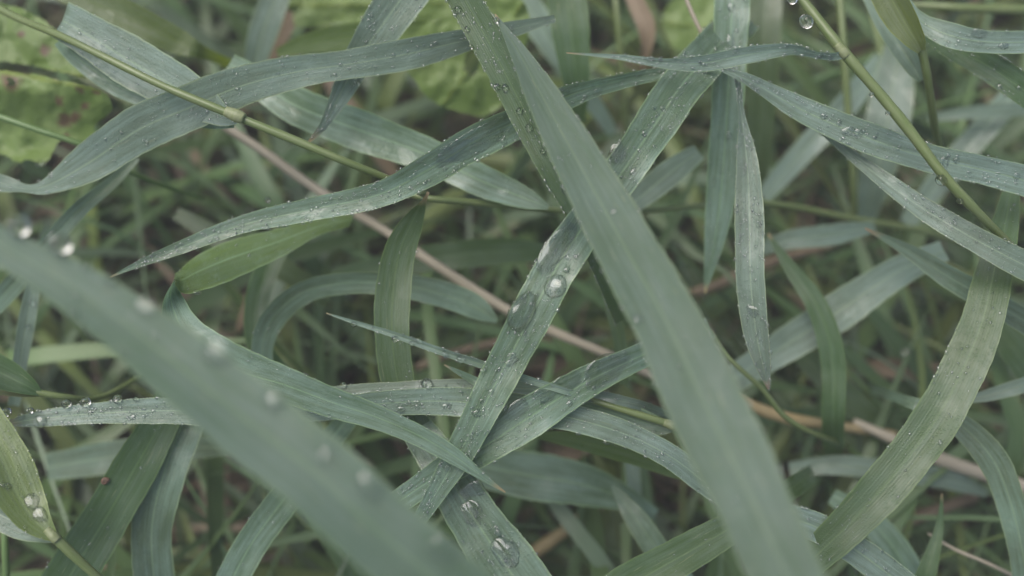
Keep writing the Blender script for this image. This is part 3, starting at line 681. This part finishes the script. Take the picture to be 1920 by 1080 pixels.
BIG = [  # x, y, radius px, blade, label, elongation, image angle, raggedness, height, tail
 (976,588,25,'drops','large teardrop water drop on the left rim of the centre blade',1.35,-62,.06,.62,.30),
 (1042,537,21,'drops','large rounded water drop on the right side of the centre blade',1.12,-62,.06,.50,.0),
 (1040,470,24,'drops','long flat water film spreading along the centre blade above the two large drops',2.1,-58,.16,.16,.2),
 (1085,412,7.5,'drops','small round drop highest on the centre blade',1,0,.03,.6,0),
 (1062,423,11,'drops','flattish drop beside the highest round one on the centre blade',1.2,-50,.16,.28,0),
 (1066,482,6.5,'drops','upper of two small drops lying in the water film on the centre blade',1,0,.05,.5,0),
 (1062,506,7,'drops','lower of two small drops lying in the water film on the centre blade',1,0,.05,.5,0),
 (1157,288,17,'drops','large oval drop on the centre blade above where the broad pale blade covers it',1.25,80,.06,.28,0),
 (1209,250,6.5,'drops','drop with a bright rim on the upper part of the centre blade',1.1,-60,.05,.55,0),
 (1243,202,6,'drops','right one of two drops near the top of the centre blade',1,0,.05,.5,0),
 (1227,202,5,'drops','left one of two drops near the top of the centre blade',1,0,.05,.5,0),
 (1187,322,6,'drops','drop clinging to the right rim of the centre blade beside the broad pale one',1.5,-60,.08,.4,0),
 (960,675,10,'drops','flat ragged water patch on the right rim of the lower centre blade',1.5,-40,.28,.18,0),
 (921,735,6.5,'drops','upper drop on the lower centre blade near the crossing',1.1,-60,.05,.45,0),
 (894,775,7.5,'drops','lower drop on the centre blade near the crossing',1.2,0,.1,.4,0),
 (903,752,5,'drops','small flat drop between the two drops near the crossing',1.2,0,.1,.35,0),
 (840,878,7.5,'drops','drop just under the overlying pointed blade tip',1.0,0,.05,.5,0),
 (1135,693,24,'crossing','brightest long water film on the blade rising right from the crossing',2.2,-26,.20,.12,0),
 (1065,715,17,'crossing','ragged shining water film in the middle of the blade rising right from the crossing',1.6,-26,.26,.16,0),
 (1020,742,15,'crossing','curled water patch on the blade rising right from the crossing',1.3,-10,.28,.20,0),
 (966,767,16,'crossing','long raised drop near the crossing on the blade rising right',1.9,-30,.14,.30,0),
 (1067,757,6,'crossing','small drop on the lower rim of the blade rising right from the crossing',1.1,-30,.1,.5,0),
 (880,912,22,'lower_mid','broad flat drop at the top of the wide pale blade below the crossing',1.25,20,.14,.28,0),
 (948,1035,24,'lower_mid','largest drop on the wide pale blade near the bottom edge',1.3,60,.12,.34,0),
 (885,962,18,'lower_mid','flat green-looking water patch midway along the wide pale blade below the crossing',1.6,60,.16,.16,0),
 (935,1000,7,'lower_mid','small ragged drop above the largest one on the wide pale blade',1.3,40,.2,.4,0),
 (892,262,26,'arc','large shining sheet of water on the arching blade left of the broad pale one',2.9,-32,.18,.13,0),
 (845,285,18,'arc','smaller sheet of water beside the large one on the arching blade',2.0,-30,.22,.14,0),
 (770,352,4.5,'arc','drop under the thick part of the arching blade',1.1,0,.05,.5,0),
 (834,316,5,'arc','left one of two small drops on the arching blade',1,0,.05,.5,0),
 (853,314,5.5,'arc','right one of two small drops on the arching blade',1,0,.05,.5,0),
 (945,265,6,'arc','drop on the arching blade next to the beaded edge',1.1,0,.05,.45,0),
 (1120,172,7,'arc','flat drop on the dark far end of the arching blade',1.4,-20,.1,.3,0),
 (1048,164,5,'arc','drop at the rim where the arching blade leaves the broad pale one',1,0,.05,.5,0),
 (75,790,12.5,'flat_low','largest drop on the level blade near the left edge',1.1,0,.04,.55,0),
 (249,781,6.5,'flat_low','oval drop alone on the level blade left of the broadest blade',1.15,-30,.04,.5,0),
 (40,781,6.5,'flat_low','small drop left of the largest one on the level blade',1.1,0,.05,.5,0),
 (169,773,5.5,'flat_low','drop on the level blade right of the largest one',1,0,.04,.5,0),
 (782,763,6,'flat_low','drop shining on the level blade left of the crossing',1,0,.1,.5,0),
 (838,762,7,'flat_low','irregular drop on the level blade close to the crossing',1.3,10,.18,.4,0),
 (752,769,7,'flat_low','flat drop on the lower rim of the level blade left of the crossing',1.5,0,.1,.3,0),
 (1066,798,5.5,'flat_low','left drop of the curved end of the level blade',1,0,.05,.5,0),
 (1138,828,7.5,'flat_low','biggest drop on the curved end of the level blade',1.1,0,.05,.5,0),
 (1115,787,4.5,'flat_low','small drop at the upper rim of the curved end of the level blade',1,0,.05,.5,0),
 (1243,850,5.5,'flat_low','drop farthest right on the curved end of the level blade',1,0,.05,.5,0),
 (410,660,29,'near_left','largest blurred drop in the middle of the broadest blade',1.25,30,.06,.34,0),
 (275,575,22,'near_left','blurred drop on the upper rim of the broadest blade above its largest drop',1.3,30,.06,.30,0),
 (515,752,22,'near_left','blurred round drop on the broadest blade below its largest drop',1.1,60,.05,.30,0),
 (612,856,18,'near_left','small blurred drop halfway down the broadest blade',1.2,50,.05,.34,0),
 (693,913,24,'near_left','blurred drop between two others on the lower broadest blade',1.4,50,.06,.30,0),
 (833,1032,27,'near_left','lowest blurred drop on the broadest blade near the bottom edge',1.3,50,.06,.30,0),
 (144,557,9,'near_left','tiny blurred drop on the left part of the broadest blade',1,0,.05,.6,0),
 (290,630,9,'near_left','tiny blurred drop left of the largest drop on the broadest blade',1,0,.05,.5,0),
 (370,560,8,'curl','faint drop at the shoulder of the curled blade',1.2,60,.05,.5,0),
 (1195,598,10,'near_mid','pale blurred drop on the left rim of the broad pale blade',1.1,60,.05,.5,0),
 (1150,396,7,'near_mid','faint drop high on the broad pale blade',1,0,.05,.4,0),
 (1545,218,6,'right_broad','first drop from the left on the broad wet blade at the right',1.2,0,.06,.5,0),
 (1573,232,5,'right_broad','small drop second from the left on the broad wet blade at the right',1,0,.06,.5,0),
 (1590,246,9,'right_broad','flat drop in the cluster on the broad wet blade at the right',1.5,0,.1,.35,0),
 (1609,250,8.5,'right_broad','upright drop at the right of the cluster on the broad wet blade',1.2,80,.06,.45,0),
 (1574,226,4.5,'right_broad','tiny upper drop of the cluster on the broad wet blade',1,0,.06,.5,0),
 (1770,303,9,'right_broad','drop on the broad wet blade where the yellow-green stem crosses it',1.2,40,.08,.45,0),
 (1793,301,6,'right_broad','drop right of the stem crossing on the broad wet blade',1,0,.06,.5,0),
 (1906,330,7,'right_broad','drop on the broad wet blade at the right edge',1,0,.06,.5,0),
 (1836,62,10,'top_right','large pale drop on the bright wet blade along the top right edge',1.4,0,.08,.4,0),
 (1882,86,7,'top_right','lower drop on the bright wet blade along the top right edge',1.3,0,.08,.4,0),
 (1873,163,7.5,'top_right_low','left one of two drops on the beaded blade at the right edge',1,0,.05,.6,0),
 (1910,165,5.5,'top_right_low','right one of two drops on the beaded blade at the right edge',1,0,.05,.6,0),
 (1868,123,4,'top_right_low','small drop near the upper rim of the beaded blade at the right edge',1,0,.05,.6,0),
 (1371,14,8,'right_behind','topmost drop on the wide upright blade at the top right',1.2,80,.08,.45,0),
 (1369,78,9,'right_behind','long drop on the wide upright blade below its topmost one',1.6,85,.1,.4,0),
 (1381,58,5,'right_behind','small drop between two others on the wide upright blade',1,0,.05,.5,0),
 (1366,255,7,'right_behind','faint drop low on the wide upright blade',1.3,80,.08,.4,0),
 (1411,583,9,'right_upright','curved thin water streak on the narrow frosted blade',1.6,30,.24,.25,0),
 (70,310,9,'dock','shining wet blister on the spotted broad leaf',1.4,30,.12,.3,0),
 (60,940,13,'s6leaf','large drop on the yellowish sheathed leaf in the bottom left corner',1.3,60,.1,.35,0),
 (75,965,12,'s6leaf','second, lower drop on the yellowish sheathed leaf in the bottom left corner',1.5,60,.14,.4,0),
 (12,912,8,'s6leaf','small bright drop at the left edge on the yellowish sheathed leaf',1.2,60,.1,.45,0),
 (1640,555,0,'right_cross','',1,0,0,0,0),
]
for b in BIG:
    if b[2] <= 0: continue
    x, y, r, k, lab, ax, an, lo, h, ta = b
    drop(x, y, r, k, lab, ax, an, lo, h, ta)
BEADS = [  # near-spherical drops that hang on a rim or a stem
 (1512,40,14,'s4','largest clear hanging drop, under the yellow-green stem near the top right'),
 (1486,-2,10,'s4','clear drop cut by the top edge on the yellow-green stem'),
 (1765,338,11,'s4','clear drop hanging low on the yellow-green stem above its end'),
 (1800,376,7,'s4','small drop hanging under the lower end of the yellow-green stem'),
 (1634,177,4.5,'s4','tiny bright drop midway on the yellow-green stem'),
 (1664,212,4.5,'s4','tiny flat drop lower than midway on the yellow-green stem'),
 (1540,62,3.5,'s4','tiny drop just above the joint of the yellow-green stem'),
 (34,424,21,'near_left','left one of two bright glistening drops on the upper rim of the broadest blade'),
 (111,458,20,'near_left','right one of two bright glistening drops on the upper rim of the broadest blade'),
 (163,502,8,'near_left','small bright drop right of the two glistening ones on the broadest blade'),
 (206,532,8,'near_left','small upright drop where the arching tip meets the broadest blade'),
 (135,588,9,'near_left','small drop on the lower rim of the broadest blade near the left edge'),
 (153,603,6,'near_left','tiny drop on the lower rim of the broadest blade'),
 (232,664,6,'near_left','faint drop on the lower rim of the broadest blade above the level blade'),
 (858,17,6.5,'top_mid','topmost bead on the left toothed rim of the green blade at the top'),
 (876,54,5,'top_mid','second bead down the left toothed rim of the green blade at the top'),
 (883,88,5,'top_mid','third bead down the left toothed rim of the green blade at the top'),
 (932,162,6,'top_mid','left one of a pair of beads on the toothed rim of the green blade'),
 (947,164,6.5,'top_mid','right one of a pair of beads on the toothed rim of the green blade'),
 (974,208,6.5,'top_mid','bead below the pair on the toothed rim of the green blade'),
 (992,239,7.5,'top_mid','largest bead on the toothed rim of the green blade'),
 (1018,283,6,'top_mid','second lowest bead on the toothed rim of the green blade'),
 (1060,358,7,'top_mid','lowest bead on the toothed rim, beside the broad pale blade'),
 (930,38,6,'near_mid','bead at the very tip of the broad pale blade'),
 (12,773,9,'flat_low','leftmost clear bead on the upper rim of the level blade'),
 (57,770,6,'flat_low','second clear bead on the upper rim of the level blade'),
 (124,757,9,'flat_low','third clear bead on the upper rim of the level blade'),
 (160,754,10,'flat_low','largest clear bead on the upper rim of the level blade'),
 (220,748,9,'flat_low','flat clear bead right of the largest on the rim of the level blade'),
 (255,748,5,'flat_low','tiny clear bead on the rim of the level blade before the broadest blade'),
 (663,608,5.5,'spike','first bead under the hairy spike from its tip'),
 (741,636,6.5,'spike','second bead under the hairy spike from its tip'),
 (786,639,6,'spike','bead on the upper side of the hairy spike'),
 (772,644,5,'spike','small bead below the upper one on the hairy spike'),
 (834,664,6,'spike','flat bead before the largest on the hairy spike'),
 (863,674,8,'spike','largest bead hanging under the hairy spike'),
 (644,722,6,'flat_upper','bead on the upper rim of the partly hidden pale blade'),
 (800,720,10,'flat_upper','flat dome of water on the upper rim of the partly hidden pale blade'),
 (664,150,10,'wet_top','fat drop where the beaded blade meets the long waxy blade'),
 (1310,920,5,'flat_low','bright bead under the curved level blade beside the broad pale one'),
 (60,568,6,'left_down','upper bead on the rim of the small hanging blade at the left edge'),
 (52,612,5,'left_down','lower bead on the rim of the small hanging blade at the left edge'),
 (502,375,6,'behind_arc','clear bead in the shade under the long stem left of the arching blade'),
 (1698,660,9,'back_right_mid','faint blurred bead in the shadows left of the big ribbed blade'),
]
for x, y, r, k, lab in BEADS:
    drop(x, y, r, k, lab, ax=RND.uniform(.95, 1.15), lobes=.03, h=RND.uniform(.85, 1.0), sphere=True)

# fine dew: uncountable tiny beads sprinkled over the blades that are in focus, and along their rims
def dew(keys, seed=5):
    rr = random.Random(seed); vs, fs = [], []
    base_v, base_f = dome('', 1, 1, 0, .7, rr, ns=7, nr=2)
    for key, cnt, rim in keys:
        st = BL[key][0]; Ltot = st[-1][5]
        for q in range(cnt):
            Lp = rr.uniform(0, Ltot); i = min(range(len(st)), key=lambda a: abs(st[a][5]-Lp)) if q % 4 == 0 else rr.randrange(len(st))
            p, T, sd_, N, hw, L, keel = st[i]
            if hw < .0006: continue
            pc = CAMM.inverted() @ p
            px = 960+pc.x/-pc.z*FPX; py = 540-pc.y/-pc.z*FPX
            if not (-60 < px < 1980 and -60 < py < 1140): continue
            j = rr.uniform(-.5, .5)*(st[min(i+1, len(st)-1)][0]-st[max(i-1, 0)][0]).length
            onrim = rr.random() < rim
            s = rr.choice((-1, 1))*rr.uniform(.97, 1.02) if onrim else rr.uniform(-.95, .95)
            if not onrim and noise.noise(Vector((L*90, s*1.6, sum(map(ord, key))))) < rr.uniform(-.45, .25): continue
            r = (.00016+.00042*rr.random()**2.2)*(1.15 if onrim else 1)
            q0 = p+T*j+sd_*hw*s+N*(keel*hw*(math.sqrt(s*s+.03)-.17)-.00004)
            if N.dot(CAMP-q0) < 0: N = -N
            b = len(vs)
            a2 = rr.uniform(.8, 1.5)
            for v in base_v: vs.append(q0+T*v.x*r*a2+sd_*v.y*r+N*v.z*r)
            flip = T.cross(sd_).dot(N) < 0
            for f in base_f: fs.append(tuple(b+k for k in (f[::-1] if flip else f)))
    me = bpy.data.meshes.new('dew'); me.from_pydata(vs, [], fs); me.shade_smooth()
    tag(link('dew', me, M['dew']), 'fine dew beads sprinkled over the blades and their rims', 'dew', kind='stuff')
dew([('drops',2400,.10),('crossing',1300,.10),('lower_mid',1400,.08),('arc',1300,.2),('upper_arch',500,.05),('flat_low',1900,.22),('flat_upper',400,.3),
     ('spike',260,.6),('top_mid',1000,.4),('wet_top',600,.1),('right_upright',800,.08),('s4leaf',420,.3),('right_broad',800,.12),('right_slim',420,.2),
     ('right_arc',260,.06),('s1leaf',250,.05),('s6leaf',150,.2),('top_right',220,.1),('top_right_low',220,.3),('near_mid',250,.7),('curl',250,.15),('low_speck',250,.05),('low_third',220,.1),
     ('right_behind',300,.05),('hanging',150,.05),('little_tip',40,.3),('bottom_dark',150,.05),('s3leaf',150,.2),('loop',150,.2)])

# ------------------------------------------------------------------ undergrowth and litter: too many to count
def undergrowth(name, label, cat, n, mat, tints, zmax, len_rng, w_rng, el_rng, area, seed, base=0.0):
    rr = random.Random(seed); vs, fs, uvs, cols = [], [], [], []
    for k in range(n):
        x = rr.uniform(-area[0], area[0]); y = rr.uniform(-area[1], area[1]); az = rr.uniform(0, 6.283)
        el = R(rr.uniform(*el_rng)); Ln = rr.uniform(*len_rng); wd = rr.uniform(*w_rng); bend = rr.uniform(.6, 1.6)
        turn = rr.uniform(-.8, .8); tw = rr.uniform(-.9, .9); tint = rr.choice(tints); br = rr.uniform(.75, 1.2); tint = tuple(c*br for c in tint)
        p = Vector((x, y, base+rr.uniform(0, .012))); ns = 11; L = 0; b0 = len(vs)
        for i in range(ns+1):
            t = i/ns; e = el-bend*t*1.2
            if p.z > zmax*.8: e = min(e, -.05)
            d = Vector((math.cos(az+turn*t)*math.cos(e), math.sin(az+turn*t)*math.cos(e), math.sin(e)))
            if i: p = p+d*Ln/ns; L += Ln/ns
            if p.z < .003: p.z = .003+.002*rr.random()
            X = d.cross(Vector((0, 0, 1))); X = X.normalized() if X.length > .01 else Vector((1, 0, 0)); Nn = X.cross(d)
            a = tw*(.4+t); X2 = X*math.cos(a)+Nn*math.sin(a); N2 = Nn*math.cos(a)-X*math.sin(a)
            hw = wd/2*min(1, .45+2.2*t)*min(1, 2.6*(1-t)+.02)
            for s in (-1, 0, 1): vs.append(p+X2*hw*s+N2*hw*.18*abs(s)); uvs.append(((s+1)/2, L+k*.37)); cols.append(tint)
        for i in range(ns):
            for j in (0, 1):
                q = b0+i*3+j; fs.append((q, q+1, q+4, q+3))
    me = bpy.data.meshes.new(name); me.from_pydata(vs, [], fs)
    ul = me.uv_layers.new(name='UVMap'); ca = me.attributes.new('tint', 'FLOAT_COLOR', 'POINT')
    for l in me.loops: ul.data[l.index].uv = uvs[l.vertex_index]
    for i, c in enumerate(cols): ca.data[i].color = (*c, 1)
    me.shade_smooth(); return tag(link(name, me, M[mat]), label, cat, kind='stuff')
GR = [(.074,.128,.044),(.088,.150,.052),(.100,.160,.075),(.078,.140,.058),(.120,.170,.048),(.064,.115,.042),(.120,.175,.110),(.105,.140,.044)]
BR = [(.150,.110,.072),(.190,.140,.092),(.120,.090,.060),(.215,.170,.115),(.105,.085,.055),(.120,.115,.060)]
undergrowth('undergrowth_grass', 'tangled green undergrowth grass out of focus below the blades', 'grass', 4000, 'under', GR, .090, (.07, .20), (.0011, .0068), (20, 80), (.42, .34), 3)
undergrowth('dead_litter', 'matted brown dead grass litter on the soil', 'litter', 1700, 'litter', BR, .060, (.06, .20), (.0008, .0040), (2, 40), (.42, .34), 11)

# ------------------------------------------------------------------ thin veil added to lift the dark gaps and flatten contrast
bm = bmesh.new(); bmesh.ops.create_cube(bm, size=1)
for v in bm.verts: v.co = Vector((v.co.x*62, v.co.y*62, -1.0 if v.co.z < 0 else .47))
me = bpy.data.meshes.new('added_haze'); bm.to_mesh(me); bm.free()
hm, ht = mat_new('added veil'); hg = G(ht)
hv = hg.n('VolumePrincipled', {'Color': (.95, .97, .93, 1), 'Density': .125})
om = hg.n('OutputMaterial'); ht.links.new(hv.outputs[0], om.inputs['Volume'])
tag(link('added_haze', me, hm), 'thin added veil lifting the dark gaps in the grass', 'added_haze', kind='stuff')
